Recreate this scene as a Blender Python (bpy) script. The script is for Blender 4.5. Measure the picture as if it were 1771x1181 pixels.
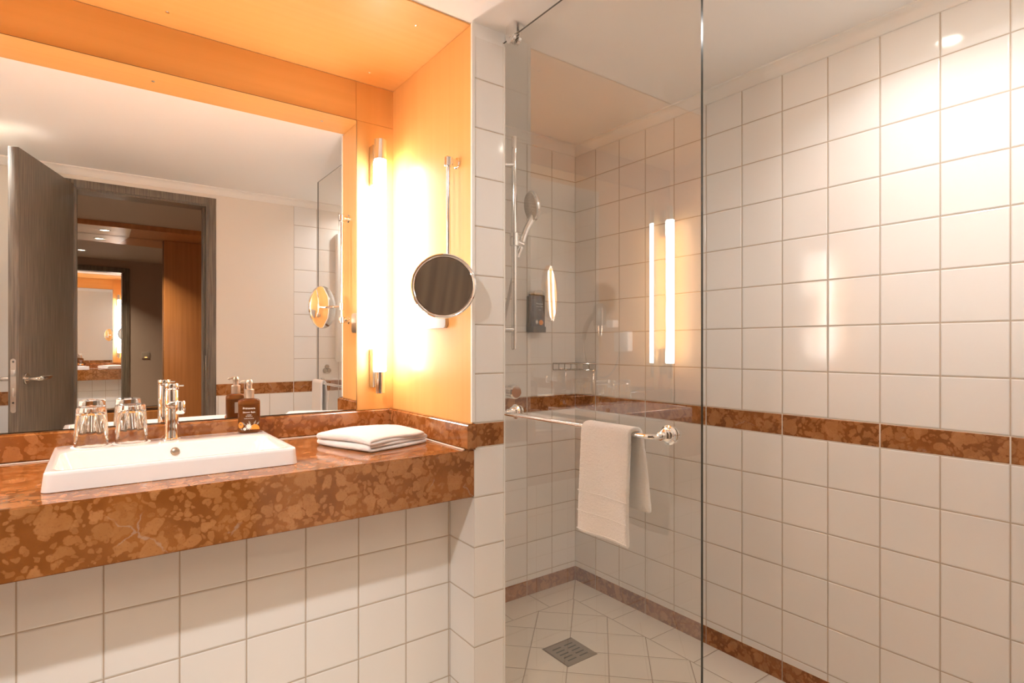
import bpy, bmesh, math, random
from mathutils import Vector, Matrix
random.seed(3)
sc = bpy.context.scene
for o in list(bpy.data.objects): bpy.data.objects.remove(o)
PI = math.pi

# ---------------------------------------------------------------- camera
CAM_H = 1.145
cd = bpy.data.cameras.new('camera'); cam = bpy.data.objects.new('camera', cd)
sc.collection.objects.link(cam); sc.camera = cam
cd.sensor_fit = 'HORIZONTAL'; cd.sensor_width = 36.0
cd.lens = 975.57 / 1771 * 36.0
cd.shift_y = 8.75 / 1771
cd.clip_start = 0.02
cam.location = (0, 0, CAM_H)
cam.rotation_euler = (PI / 2, 0, -0.6324)

# ---------------------------------------------------------------- colour management, world
sc.view_settings.view_transform = 'Standard'
sc.view_settings.look = 'None'
sc.view_settings.gamma = 1.0
sc.view_settings.use_curve_mapping = False
sc.view_settings.exposure = 0.98
cy = sc.cycles
cy.max_bounces = 16; cy.diffuse_bounces = 8; cy.glossy_bounces = 10
cy.transmission_bounces = 12; cy.transparent_max_bounces = 24
cy.caustics_reflective = True; cy.caustics_refractive = True
cy.blur_glossy = 0.3
cy.sample_clamp_indirect = 6.0
cy.use_denoising = True
cy.use_adaptive_sampling = True; cy.adaptive_threshold = 0.01
w = bpy.data.worlds.new('world'); sc.world = w; w.use_nodes = True
w.node_tree.nodes['Background'].inputs[0].default_value = (1.0, 0.9, 0.8, 1)
w.node_tree.nodes['Background'].inputs[1].default_value = 0.2

TUBE_E = 15.0          # strength of the two light tubes
SPOT_W = 16.0          # bathroom downlights (watts each)
HALL_W = 9           # hallway downlights
WARM = (.98, .97, .97)

# key dimensions (metres)
XR = 1.889             # right wall
YB = 2.0516            # back wall of the shower
YM = 1.9908            # niche back wall
YF = 1.429             # front of counter / pier
YU = 1.574             # tiled wall under the counter
XN = 0.9005            # niche right side
XP0, XP1 = 0.9066, 1.018   # pier
XL = -0.52             # niche left side
XW = -0.62             # bathroom left wall
YR = 0.10              # rear wall, bathroom side
YH = -0.03             # rear wall, hallway side
ZC = 2.116             # ceiling
ZK = 0.836             # counter top
ZB0, ZB1 = 0.8416, 0.9146  # marble band

# ---------------------------------------------------------------- node helpers
def newmat(name):
    m = bpy.data.materials.new(name); m.use_nodes = True
    nt = m.node_tree
    return m, nt, nt.nodes['Principled BSDF'], nt.nodes['Material Output']
def N(nt, t, **kw):
    n = nt.nodes.new(t)
    for k, v in kw.items(): setattr(n, k, v)
    return n
def mth(nt, op, a, b=None, c=None, clamp=False):
    n = nt.nodes.new('ShaderNodeMath'); n.operation = op; n.use_clamp = clamp
    for i, v in enumerate((a, b, c)):
        if v is None: continue
        if isinstance(v, (int, float)): n.inputs[i].default_value = v
        else: nt.links.new(v, n.inputs[i])
    return n.outputs[0]
def mixc(nt, f, a, b):
    n = nt.nodes.new('ShaderNodeMix'); n.data_type = 'RGBA'
    for i, v in ((0, f), (6, a), (7, b)):
        if isinstance(v, (int, float)): n.inputs[i].default_value = v
        elif isinstance(v, tuple): n.inputs[i].default_value = (*v[:3], 1)
        else: nt.links.new(v, n.inputs[i])
    return n.outputs[2]
def ss(nt, v, a, b):
    n = nt.nodes.new('ShaderNodeMapRange'); n.interpolation_type = 'SMOOTHSTEP'
    nt.links.new(v, n.inputs[0]); n.inputs[1].default_value = a; n.inputs[2].default_value = b
    return n.outputs[0]
def objco(nt): return nt.nodes.new('ShaderNodeTexCoord').outputs['Object']
def simple(name, col, rough=0.5, metal=0.0, **kw):
    m, nt, p, o = newmat(name)
    p.inputs['Base Color'].default_value = (*col, 1)
    p.inputs['Roughness'].default_value = rough
    p.inputs['Metallic'].default_value = metal
    for k, v in kw.items(): p.inputs[k.replace('_', ' ')].default_value = v
    return m
def emit(name, col, s):
    m, nt, p, o = newmat(name)
    p.inputs['Base Color'].default_value = (0.9, 0.9, 0.9, 1)
    p.inputs['Emission Color'].default_value = (*col, 1)
    p.inputs['Emission Strength'].default_value = s
    return m

def marble_color(nt, scale=1.0):
    co = objco(nt)
    nz = N(nt, 'ShaderNodeTexNoise'); nt.links.new(co, nz.inputs['Vector'])
    nz.inputs['Scale'].default_value = 22 * scale; nz.inputs['Detail'].default_value = 4
    sub = N(nt, 'ShaderNodeVectorMath', operation='SUBTRACT'); nt.links.new(nz.outputs['Color'], sub.inputs[0]); sub.inputs[1].default_value = (.5, .5, .5)
    scl = N(nt, 'ShaderNodeVectorMath', operation='SCALE'); nt.links.new(sub.outputs[0], scl.inputs[0]); scl.inputs['Scale'].default_value = 0.048 / scale
    add = N(nt, 'ShaderNodeVectorMath', operation='ADD'); nt.links.new(co, add.inputs[0]); nt.links.new(scl.outputs[0], add.inputs[1])
    def vor(s, feat='F1'):
        v = N(nt, 'ShaderNodeTexVoronoi', feature=feat); v.inputs['Scale'].default_value = s
        nt.links.new(add.outputs[0], v.inputs['Vector']); return v
    v0 = vor(15 * scale); v1 = vor(29 * scale); v2 = vor(62 * scale)
    n2 = N(nt, 'ShaderNodeTexNoise'); nt.links.new(co, n2.inputs['Vector']); n2.inputs['Scale'].default_value = 9 * scale; n2.inputs['Detail'].default_value = 6
    c = mixc(nt, ss(nt, n2.outputs[0], .35, .7), (.23, .073, .014), (.33, .118, .027))
    for v, lo, hi, keep, ca, cb in ((v2, .46, .58, .12, (.34, .133, .036), (.45, .192, .064)),
                                    (v1, .50, .58, .30, (.37, .150, .043), (.475, .208, .074)),
                                    (v0, .46, .50, .45, (.39, .157, .045), (.475, .213, .079))):
        g = N(nt, 'ShaderNodeSeparateColor'); nt.links.new(v.outputs['Color'], g.inputs[0])
        # nodule radius differs from cell to cell
        d = mth(nt, 'ADD', v.outputs['Distance'], mth(nt, 'MULTIPLY', g.outputs[2], .16))
        k = mth(nt, 'MULTIPLY', ss(nt, d, hi, lo), ss(nt, g.outputs[1], keep, keep + .04))
        inner = mth(nt, 'ADD', mth(nt, 'MULTIPLY', g.outputs[0], .55), mth(nt, 'MULTIPLY', ss(nt, nz.outputs[0], .35, .65), .45), clamp=True)
        c = mixc(nt, mth(nt, 'MULTIPLY', k, .88), c, mixc(nt, inner, ca, cb))
    # grey veins
    ve = vor(5 * scale, 'DISTANCE_TO_EDGE')
    vn = mth(nt, 'MULTIPLY', ss(nt, ve.outputs['Distance'], .012, .002), ss(nt, n2.outputs[0], .52, .62))
    c = mixc(nt, mth(nt, 'MULTIPLY', vn, .45), c, (.45, .32, .24))
    # fine speckle
    n3 = N(nt, 'ShaderNodeTexNoise'); nt.links.new(co, n3.inputs['Vector']); n3.inputs['Scale'].default_value = 260; n3.inputs['Detail'].default_value = 3
    c = mixc(nt, mth(nt, 'MULTIPLY', ss(nt, n3.outputs[0], .56, .72), .45), c, (.22, .07, .02))
    return c

def marble(name='marble', rough=0.09):
    m, nt, p, o = newmat(name)
    nt.links.new(marble_color(nt), p.inputs['Base Color'])
    p.inputs['Roughness'].default_value = rough; p.inputs['IOR'].default_value = 1.65
    return m

AX = {'X': 0, 'Y': 1, 'Z': 2}
def tile(name, ua, ou, pu, va=None, ov=0, pv=1, g=.0032, kind='white', diag=False, grout=(.50, .41, .32), border=None):
    """glazed tiles on a grid given in metres; kind white / marble"""
    m, nt, p, o = newmat(name)
    co = objco(nt); sp = N(nt, 'ShaderNodeSeparateXYZ'); nt.links.new(co, sp.inputs[0])
    def dist(coord, off, pitch):
        u = mth(nt, 'DIVIDE', mth(nt, 'SUBTRACT', coord, off), pitch)
        f = mth(nt, 'FRACT', u)
        return mth(nt, 'MULTIPLY', mth(nt, 'MINIMUM', f, mth(nt, 'SUBTRACT', 1.0, f)), pitch)
    if diag:
        s = mth(nt, 'MULTIPLY', mth(nt, 'ADD', sp.outputs[0], sp.outputs[1]), 1 / math.sqrt(2))
        d = mth(nt, 'MULTIPLY', mth(nt, 'SUBTRACT', sp.outputs[0], sp.outputs[1]), 1 / math.sqrt(2))
        a = mth(nt, 'MINIMUM', dist(s, 3.02 / math.sqrt(2), .1464), dist(d, -.158 / math.sqrt(2), .1464))
        # border row one tile wide along the right wall and the back wall
        bx, by = XR - .150, YB - .150
        inb = mth(nt, 'MAXIMUM', mth(nt, 'GREATER_THAN', sp.outputs[0], bx), mth(nt, 'GREATER_THAN', sp.outputs[1], by))
        ex = mth(nt, 'ABSOLUTE', mth(nt, 'SUBTRACT', sp.outputs[0], bx)); ey = mth(nt, 'ABSOLUTE', mth(nt, 'SUBTRACT', sp.outputs[1], by))
        # edges of the border only where they bound it
        ex = mth(nt, 'ADD', ex, mth(nt, 'MULTIPLY', mth(nt, 'GREATER_THAN', sp.outputs[1], by), 1.0))
        ey = mth(nt, 'ADD', ey, mth(nt, 'MULTIPLY', mth(nt, 'GREATER_THAN', sp.outputs[0], bx), 1.0))
        cx = mth(nt, 'ADD', dist(sp.outputs[1], 1.66, .20), mth(nt, 'MULTIPLY', mth(nt, 'GREATER_THAN', sp.outputs[1], by), 1.0))
        cyy = mth(nt, 'ADD', dist(sp.outputs[0], 1.60, .20), mth(nt, 'MULTIPLY', mth(nt, 'GREATER_THAN', sp.outputs[0], bx), 1.0))
        corner = mth(nt, 'MULTIPLY', mth(nt, 'ABSOLUTE', mth(nt, 'SUBTRACT', mth(nt, 'SUBTRACT', sp.outputs[0], sp.outputs[1]), bx - by)), .707)
        corner = mth(nt, 'ADD', corner, mth(nt, 'MULTIPLY', mth(nt, 'LESS_THAN', mth(nt, 'MINIMUM', mth(nt, 'SUBTRACT', sp.outputs[0], bx), mth(nt, 'SUBTRACT', sp.outputs[1], by)), 0.0), 1.0))
        cross = mth(nt, 'MINIMUM', mth(nt, 'MINIMUM', cx, cyy), corner)
        a = mth(nt, 'ADD', a, mth(nt, 'MULTIPLY', inb, 1.0))
        cross = mth(nt, 'ADD', cross, mth(nt, 'MULTIPLY', mth(nt, 'SUBTRACT', 1.0, inb), 1.0))
        D = mth(nt, 'MINIMUM', mth(nt, 'MINIMUM', a, cross), mth(nt, 'MINIMUM', ex, ey))
        idv = N(nt, 'ShaderNodeCombineXYZ')
    else:
        D = dist(sp.outputs[AX[ua]], ou, pu)
        if va: D = mth(nt, 'MINIMUM', D, dist(sp.outputs[AX[va]], ov, pv))
    mask = ss(nt, D, g / 2 - .0004, g / 2 + .0004)
    if kind == 'white':
        body = (.84, .815, .78)
        rough = .10
    elif kind == 'floor':
        body = (.74, .67, .57); rough = .3
    else:
        body = marble_color(nt, 1.15); rough = .15
    nt.links.new(mixc(nt, mask, grout, body), p.inputs['Base Color'])
    nt.links.new(mth(nt, 'SUBTRACT', .75, mth(nt, 'MULTIPLY', mask, .75 - rough)), p.inputs['Roughness'])
    # pillowed edges plus slightly wavy glaze
    h = ss(nt, D, g / 2 - .0004, g / 2 + .0028)
    nz = N(nt, 'ShaderNodeTexNoise'); nt.links.new(co, nz.inputs['Vector']); nz.inputs['Scale'].default_value = 9; nz.inputs['Detail'].default_value = 1
    bp = N(nt, 'ShaderNodeBump'); bp.inputs['Strength'].default_value = 1.0; bp.inputs['Distance'].default_value = .0011
    nt.links.new(mth(nt, 'ADD', h, mth(nt, 'MULTIPLY', nz.outputs[0], .5)), bp.inputs['Height'])
    nt.links.new(bp.outputs[0], p.inputs['Normal'])
    return m

def wood(name, grain='Z', c1=(.81, .45, .145), c2=(.76, .41, .12), rough=.5, coat=.2):
    m, nt, p, o = newmat(name)
    co = objco(nt); mp = N(nt, 'ShaderNodeMapping'); nt.links.new(co, mp.inputs[0])
    s = {'X': (1.2, 45, 45), 'Y': (45, 1.2, 45), 'Z': (45, 45, 1.2)}[grain]
    mp.inputs['Scale'].default_value = s
    nz = N(nt, 'ShaderNodeTexNoise'); nt.links.new(mp.outputs[0], nz.inputs['Vector']); nz.inputs['Scale'].default_value = 1; nz.inputs['Detail'].default_value = 6
    n2 = N(nt, 'ShaderNodeTexNoise'); nt.links.new(co, n2.inputs['Vector']); n2.inputs['Scale'].default_value = 3; n2.inputs['Detail'].default_value = 3
    f = mth(nt, 'ADD', mth(nt, 'MULTIPLY', ss(nt, nz.outputs[0], .3, .7), .6), mth(nt, 'MULTIPLY', n2.outputs[0], .4), clamp=True)
    nt.links.new(mixc(nt, f, c2, c1), p.inputs['Base Color'])
    p.inputs['Roughness'].default_value = rough
    p.inputs['Coat Weight'].default_value = coat; p.inputs['Coat Roughness'].default_value = .22
    return m

M = {}
M['chrome'] = simple('chrome', (.88, .87, .86), .06, 1)
M['steel'] = simple('brushed_steel', (.62, .60, .57), .28, 1)
M['nickel'] = simple('satin_nickel', (.66, .62, .56), .25, 1)
M['mirror'] = simple('mirror_silver', (.93, .93, .925), .0, 1)
M['mirror_edge'] = simple('mirror_edge', (.16, .10, .06), .3)
M['paint'] = simple('ceiling_paint', (.88, .87, .85), .8)
M['plaster'] = simple('wall_plaster', (.80, .74, .66), .85)
M['dryer'] = simple('dryer_grey', (.22, .19, .17), .15, .3, Coat_Weight=1.0)
M['wire'] = simple('basket_wire', (.42, .37, .31), .12, 1)
M['trim'] = simple('white_trim', (.86, .84, .80), .4)
M['grout_line'] = simple('silicone', (.75, .68, .6), .5)
M['ceramic'] = simple('ceramic', (.86, .845, .82), .06, 0, Coat_Weight=.5)
M['white_plastic'] = simple('white_plastic', (.85, .84, .82), .3)
M['dark_hole'] = simple('dark_hole', (.03, .022, .016), .6)
M['bronze'] = simple('overflow_cap', (.33, .26, .19), .35, .8)
M['marble'] = marble()
M['wood_v'] = wood('orange_wood_vertical', 'Z')
M['wood_h'] = wood('orange_wood_horizontal', 'X')
M['tube'] = emit('tube_glow', (.95, .965, .98), TUBE_E)
M['lens'] = emit('spot_lens', (1.0, .9, .78), 30)
M['hall_lens'] = emit('hall_spot_lens', (1.0, .85, .65), 6)
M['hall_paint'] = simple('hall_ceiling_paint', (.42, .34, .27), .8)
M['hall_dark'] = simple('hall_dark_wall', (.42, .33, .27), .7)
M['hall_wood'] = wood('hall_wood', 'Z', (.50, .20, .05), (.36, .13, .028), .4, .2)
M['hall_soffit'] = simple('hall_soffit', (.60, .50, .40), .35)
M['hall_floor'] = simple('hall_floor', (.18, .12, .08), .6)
# dark veneer of door and frame
def dark_wood(name):
    m, nt, p, o = newmat(name)
    co = objco(nt); mp = N(nt, 'ShaderNodeMapping'); nt.links.new(co, mp.inputs[0]); mp.inputs['Scale'].default_value = (30, 30, 1.0)
    wv = N(nt, 'ShaderNodeTexNoise'); nt.links.new(mp.outputs[0], wv.inputs['Vector']); wv.inputs['Scale'].default_value = 5; wv.inputs['Detail'].default_value = 5
    nt.links.new(mixc(nt, ss(nt, wv.outputs[0], .35, .65), (.12, .098, .074), (.21, .172, .13)), p.inputs['Base Color'])
    p.inputs['Roughness'].default_value = .42
    bp = N(nt, 'ShaderNodeBump'); bp.inputs['Distance'].default_value = .001; nt.links.new(wv.outputs[0], bp.inputs['Height']); nt.links.new(bp.outputs[0], p.inputs['Normal'])
    return m
M['dark_wood'] = dark_wood('dark_oak_veneer')
# terry cloth
def terry(name, col):
    m, nt, p, o = newmat(name)
    co = objco(nt)
    nz = N(nt, 'ShaderNodeTexNoise'); nt.links.new(co, nz.inputs['Vector']); nz.inputs['Scale'].default_value = 700; nz.inputs['Detail'].default_value = 2
    n2 = N(nt, 'ShaderNodeTexNoise'); nt.links.new(co, n2.inputs['Vector']); n2.inputs['Scale'].default_value = 180; n2.inputs['Detail'].default_value = 3
    bp = N(nt, 'ShaderNodeBump'); bp.inputs['Distance'].default_value = .003; bp.inputs['Strength'].default_value = .9
    nt.links.new(mth(nt, 'ADD', nz.outputs[0], n2.outputs[0]), bp.inputs['Height']); nt.links.new(bp.outputs[0], p.inputs['Normal'])
    p.inputs['Base Color'].default_value = (*col, 1); p.inputs['Roughness'].default_value = .95
    p.inputs['Sheen Weight'].default_value = .4
    p.inputs['Subsurface Weight'].default_value = 0
    return m
M['terry'] = terry('terry_cloth', (.90, .885, .86))
# shower glass: clear pane, reflection by Fresnel on its outer faces
def pane_glass(name):
    m, nt, p, o = newmat(name); nt.nodes.remove(p)
    tr = N(nt, 'ShaderNodeBsdfTransparent'); tr.inputs[0].default_value = (.945, .93, .905, 1)
    gl = N(nt, 'ShaderNodeBsdfGlossy'); gl.inputs['Roughness'].default_value = 0.0; gl.inputs[0].default_value = (1, 1, 1, 1)
    fr = N(nt, 'ShaderNodeFresnel'); fr.inputs[0].default_value = 1.92
    geo = N(nt, 'ShaderNodeNewGeometry')
    f = mth(nt, 'MULTIPLY', fr.outputs[0], mth(nt, 'SUBTRACT', 1.0, geo.outputs['Backfacing']))
    mx = N(nt, 'ShaderNodeMixShader'); nt.links.new(f, mx.inputs[0]); nt.links.new(tr.outputs[0], mx.inputs[1]); nt.links.new(gl.outputs[0], mx.inputs[2])
    nt.links.new(mx.outputs[0], o.inputs[0]); return m
M['pane'] = pane_glass('shower_glass')
M['pane_edge'] = simple('polished_glass_edge', (.05, .042, .03), .15)
M['tumbler'] = simple('clear_glass', (.985, .985, .98), 0.0, 0, Transmission_Weight=1.0, IOR=1.47)
M['amber'] = simple('amber_plastic', (.36, .13, .03), .06, 0, Transmission_Weight=.75, IOR=1.35)
M['amber_dark'] = simple('dark_amber_plastic', (.055, .028, .014), .15, 0, Coat_Weight=.5)
M['pump'] = simple('pump_collar', (.50, .42, .34), .32, .75)
M['print_white'] = simple('label_print', (.85, .80, .72), .6)
M['print_grey'] = simple('label_leaf_print', (.33, .27, .20), .6)
M['print_orange'] = simple('label_fruit_print', (.90, .30, .03), .5)
M['shave_glass'] = simple('shaving_mirror_glass', (.88, .87, .85), .02, 1)
M['label_grey'] = simple('grey_label', (.36, .31, .26), .5)
M['led'] = emit('switch_led', (1, .3, .05), 2)

# ---------------------------------------------------------------- mesh helpers
C = sc.collection
def link_mesh(name, bm, mat, parent=None, smooth=True):
    me = bpy.data.meshes.new(name); bm.normal_update(); bm.to_mesh(me); bm.free()
    mats = mat if isinstance(mat, (list, tuple)) else [mat]
    for m in mats: me.materials.append(m)
    if smooth:
        for p in me.polygons: p.use_smooth = True
        try: me.set_sharp_from_angle(angle=math.radians(35))
        except Exception: pass
    o = bpy.data.objects.new(name, me); C.objects.link(o)
    if parent: o.parent = parent
    return o
def box(bm, x0, x1, y0, y1, z0, z1, bevel=0, seg=2, mi=0):
    x0, x1 = min(x0, x1), max(x0, x1); y0, y1 = min(y0, y1), max(y0, y1)
    t = bmesh.new(); bmesh.ops.create_cube(t, size=1)
    for v in t.verts: v.co = Vector(((x0 + x1) / 2 + v.co.x * (x1 - x0), (y0 + y1) / 2 + v.co.y * (y1 - y0), (z0 + z1) / 2 + v.co.z * (z1 - z0)))
    if bevel: bmesh.ops.bevel(t, geom=t.edges[:], offset=bevel, segments=seg, affect='EDGES', profile=.5)
    merge(bm, t, mi)
def merge(bm, t, mi=0, mat=None):
    if mat is not None: bmesh.ops.transform(t, matrix=mat, verts=t.verts)
    bmesh.ops.recalc_face_normals(t, faces=t.faces)
    vm = {v: bm.verts.new(v.co) for v in t.verts}
    for f in t.faces:
        nf = bm.faces.new([vm[v] for v in f.verts]); nf.material_index = mi if mi else f.material_index
    t.free()
def lathe(bm, prof, origin=(0, 0, 0), axis=(0, 0, 1), n=40, mi=0, inner_n=None):
    """prof: list of (r, h)"""
    t = bmesh.new(); rings = []
    for r, h in prof:
        if r < 1e-6: rings.append([t.verts.new((0, 0, h))])
        else: rings.append([t.verts.new((r * math.cos(2 * PI * i / n), r * math.sin(2 * PI * i / n), h)) for i in range(n)])
    for a, b in zip(rings, rings[1:]):
        for i in range(n):
            j = (i + 1) % n
            if len(a) == 1 and len(b) == 1: continue
            if len(a) == 1: t.faces.new((a[0], b[i], b[j]))
            elif len(b) == 1: t.faces.new((a[i], a[j], b[0]))
            else: t.faces.new((a[i], a[j], b[j], b[i]))
    q = Vector((0, 0, 1)).rotation_difference(Vector(axis).normalized()).to_matrix().to_4x4()
    merge(bm, t, mi, Matrix.Translation(origin) @ q)
def cyl(bm, a, b, r, n=24, bev=0.0, mi=0):
    a = Vector(a); b = Vector(b); L = (b - a).length; bev = min(bev, L / 2.01, r * .9)
    prof = [(0, 0), (r - bev, 0), (r, bev), (r, L - bev), (r - bev, L), (0, L)] if bev else [(0, 0), (r, 0), (r, L), (0, L)]
    lathe(bm, prof, a, b - a, n, mi)
def tube(bm, pts, r, n=14, caps=True, mi=0):
    """swept round tube, r a number or list"""
    pts = [Vector(p) for p in pts]; t = bmesh.new(); rings = []
    up = None
    for i, p in enumerate(pts):
        d = (pts[min(i + 1, len(pts) - 1)] - pts[max(i - 1, 0)]).normalized()
        if up is None:
            up = Vector((0, 0, 1)) if abs(d.z) < .9 else Vector((1, 0, 0))
        s = d.cross(up).normalized(); up = s.cross(d).normalized()
        rr = r[i] if isinstance(r, (list, tuple)) else r
        rings.append([t.verts.new(p + (s * math.cos(2 * PI * k / n) + up * math.sin(2 * PI * k / n)) * rr) for k in range(n)])
    for a, b in zip(rings, rings[1:]):
        for k in range(n): t.faces.new((a[k], a[(k + 1) % n], b[(k + 1) % n], b[k]))
    if caps: t.faces.new(rings[0]); t.faces.new(rings[-1][::-1])
    merge(bm, t, mi)
def smooth_path(pts, k=6):
    pts = [Vector(p) for p in pts]; out = []
    for i in range(len(pts) - 1):
        p0 = pts[max(i - 1, 0)]; p1 = pts[i]; p2 = pts[i + 1]; p3 = pts[min(i + 2, len(pts) - 1)]
        for j in range(k):
            t = j / k
            out.append(.5 * ((2 * p1) + (-p0 + p2) * t + (2 * p0 - 5 * p1 + 4 * p2 - p3) * t * t + (-p0 + 3 * p1 - 3 * p2 + p3) * t ** 3))
    out.append(pts[-1]); return out
def quad(bm, a, b, c, d, mi=0):
    f = bm.faces.new([bm.verts.new(p) for p in (a, b, c, d)]); f.material_index = mi
def prism(bm, poly, h0, h1, mat=None, mi=0, bevel=0):
    """poly in local XY, extruded along local Z"""
    t = bmesh.new()
    lo = [t.verts.new((x, y, h0)) for x, y in poly]; hi = [t.verts.new((x, y, h1)) for x, y in poly]
    n = len(poly)
    t.faces.new(lo[::-1]); t.faces.new(hi)
    for i in range(n): t.faces.new((lo[i], lo[(i + 1) % n], hi[(i + 1) % n], hi[i]))
    if bevel: bmesh.ops.bevel(t, geom=[e for e in t.edges if abs(e.verts[0].co.z - e.verts[1].co.z) < 1e-9], offset=bevel, segments=3, affect='EDGES')
    merge(bm, t, mi, mat)
def rrect(w, h, r, n=6):
    out = []
    for cx, cy_, a0 in ((w / 2 - r, h / 2 - r, 0), (-w / 2 + r, h / 2 - r, 90), (-w / 2 + r, -h / 2 + r, 180), (w / 2 - r, -h / 2 + r, 270)):
        for i in range(n + 1):
            a = math.radians(a0 + 90 * i / n); out.append((cx + r * math.cos(a), cy_ + r * math.sin(a)))
    return out
def B(): return bmesh.new()
def struct(o): o['kind'] = 'structure'; return o
def tag(o, label, cat, group=None):
    o['label'] = label; o['category'] = cat
    if group: o['group'] = group
    return o
def thing(name, label, cat, loc=(0, 0, 0), rz=0.0, group=None):
    o = bpy.data.objects.new(name, None); C.objects.link(o); o.empty_display_size = .05
    o.location = loc; o.rotation_euler = (0, 0, rz)
    return tag(o, label, cat, group)
def copy_tree(o, parent=None):
    c = o.copy(); C.objects.link(c); c.parent = parent
    for ch in [x for x in bpy.data.objects if x.parent == o]: copy_tree(ch, c)
    return c
def sbox(name, x0, x1, y0, y1, z0, z1, mat, parent=None, bevel=0):
    bm = B(); box(bm, x0, x1, y0, y1, z0, z1, bevel); return link_mesh(name, bm, mat, parent, smooth=bool(bevel))

# ---------------------------------------------------------------- setting: walls, floor, ceiling
T_UP = .148; T_DN = .1497
Zrows_up = ZB1; Zrows_dn = ZB0
def wallmats(key, ax, off, pitch=.15, band_off=None):
    bo = off if band_off is None else band_off
    return [tile(key + '_tiles_upper', ax, off, pitch, 'Z', ZB1, T_UP),
            tile(key + '_tiles_lower', ax, off, pitch, 'Z', ZB0, T_DN),
            tile(key + '_band', ax, bo, pitch * 2, 'Z', ZB1, ZB1 - ZB0, g=.0035, kind='marble', grout=(.72, .66, .58)),
            tile(key + '_base', ax, bo, pitch * 2, None, g=.003, kind='marble', grout=(.45, .36, .28)),
            M['paint']]
# solid wall body: tiled face cut in strips
def tiled_wall(name, face_pts, normal_thick, mats, upper_only_from=None, plaster=None, base=True):
    """face_pts: (p0, p1) on plan; the visible face runs p0->p1, body behind by normal_thick vector"""
    p0, p1 = Vector(face_pts[0]), Vector(face_pts[1]); nv = Vector(normal_thick)
    bm = B()
    zs = [(0, .068, 3 if base else 1), (.068, ZB0, 1), (ZB0, ZB1, 2), (ZB1, 2.0745, 0), (2.0745, ZC + .05, 4)]
    for z0, z1, mi in zs:
        quad(bm, (*p0, z0), (*p1, z0), (*p1, z1), (*p0, z1), mi)
    q0, q1 = p0 + nv, p1 + nv; z1 = ZC + .05
    quad(bm, (*q1, 0), (*q0, 0), (*q0, z1), (*q1, z1), 4)
    quad(bm, (*q0, 0), (*p0, 0), (*p0, z1), (*q0, z1), 4)
    quad(bm, (*p1, 0), (*q1, 0), (*q1, z1), (*p1, z1), 4)
    quad(bm, (*p0, z1), (*p1, z1), (*q1, z1), (*q0, z1), 4)
    quad(bm, (*p0, 0), (*q0, 0), (*q1, 0), (*p1, 0), 4)
    return struct(link_mesh(name, bm, mats, smooth=False))
mR = wallmats('right', 'Y', 1.312, .15)
tiled_wall('wall_right', ((XR, YB), (XR, YR)), (.12, 0), mR)
mB = wallmats('back', 'X', XR, .15)
tiled_wall('wall_back', ((XP1, YB), (XR + .12, YB)), (0, .12), mB)
# pier between niche and shower
pz1 = ZC + .05
mP = wallmats('pier', 'X', .9066 - .001, .40)
mPs = wallmats('pier_side', 'Y', YU, .15)
bm = B()
strips = [(0, .0, 1), (0, ZB0, 1), (ZB0, ZB1, 2), (ZB1, 2.0745, 0), (2.0745, pz1, 4)]
for z0, z1, mi in strips[1:]:
    quad(bm, (XP0, YF, z0), (XP1, YF, z0), (XP1, YF, z1), (XP0, YF, z1), mi)
for z0, z1, mi in ((0, .068, 8), (.068, ZB0, 6), (ZB0, ZB1, 7), (ZB1, 2.0745, 5), (2.0745, pz1, 4)):
    quad(bm, (XP1, YF, z0), (XP1, YB + .1, z0), (XP1, YB + .1, z1), (XP1, YF, z1), mi)
for z0, z1, mi in ((0, ZB0, 6), (ZB0, pz1, 4)):
    quad(bm, (XP0, YB + .1, z0), (XP0, YF, z0), (XP0, YF, z1), (XP0, YB + .1, z1), mi)
quad(bm, (XP1, YB + .1, 0), (XP0, YB + .1, 0), (XP0, YB + .1, pz1), (XP1, YB + .1, pz1), 4)
quad(bm, (XP0, YF, pz1), (XP1, YF, pz1), (XP1, YB + .1, pz1), (XP0, YB + .1, pz1), 4)
quad(bm, (XP0, YB + .1, 0), (XP1, YB + .1, 0), (XP1, YF, 0), (XP0, YF, 0), 4)
struct(link_mesh('wall_pier', bm, mP + mPs[:3] + [mPs[3]], smooth=False))
# left pier beside the niche
bm = B(); box(bm, XW, XL - .002, YF, YM + .16, 0, pz1)
struct(link_mesh('wall_pier_left', bm, mP[1], smooth=False))
# white corner beads of the pier
struct(sbox('trim_1', XN - .0035, XP0 + .0005, YF - .0035, YF + .004, ZB1 + .004, ZC - .006, M['trim']))
struct(sbox('trim_2', XP1 - .003, XP1 + .0015, YF - .0025, YF + .006, 0, 2.0745, M['trim']))
# wall behind the niche and the tiled wall under the counter
struct(sbox('wall_niche', XL - .002, XP0 - .0005, YM + .012, YM + .13, .70, pz1, M['plaster']))
mU = wallmats('under', 'X', .9030, .1490)
bm = B()
quad(bm, (XL - .002, YU, 0), (XP0, YU, 0), (XP0, YU, .695), (XL - .002, YU, .695), 0)
quad(bm, (XP0, YU + .1, 0), (XL - .002, YU + .1, 0), (XL - .002, YU + .1, .695), (XP0, YU + .1, .695), 0)
quad(bm, (XL - .002, YU, .695), (XP0, YU, .695), (XP0, YU + .1, .695), (XL - .002, YU + .1, .695), 0)
struct(link_mesh('wall_under_counter', bm, [mU[1]], smooth=False))
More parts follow.
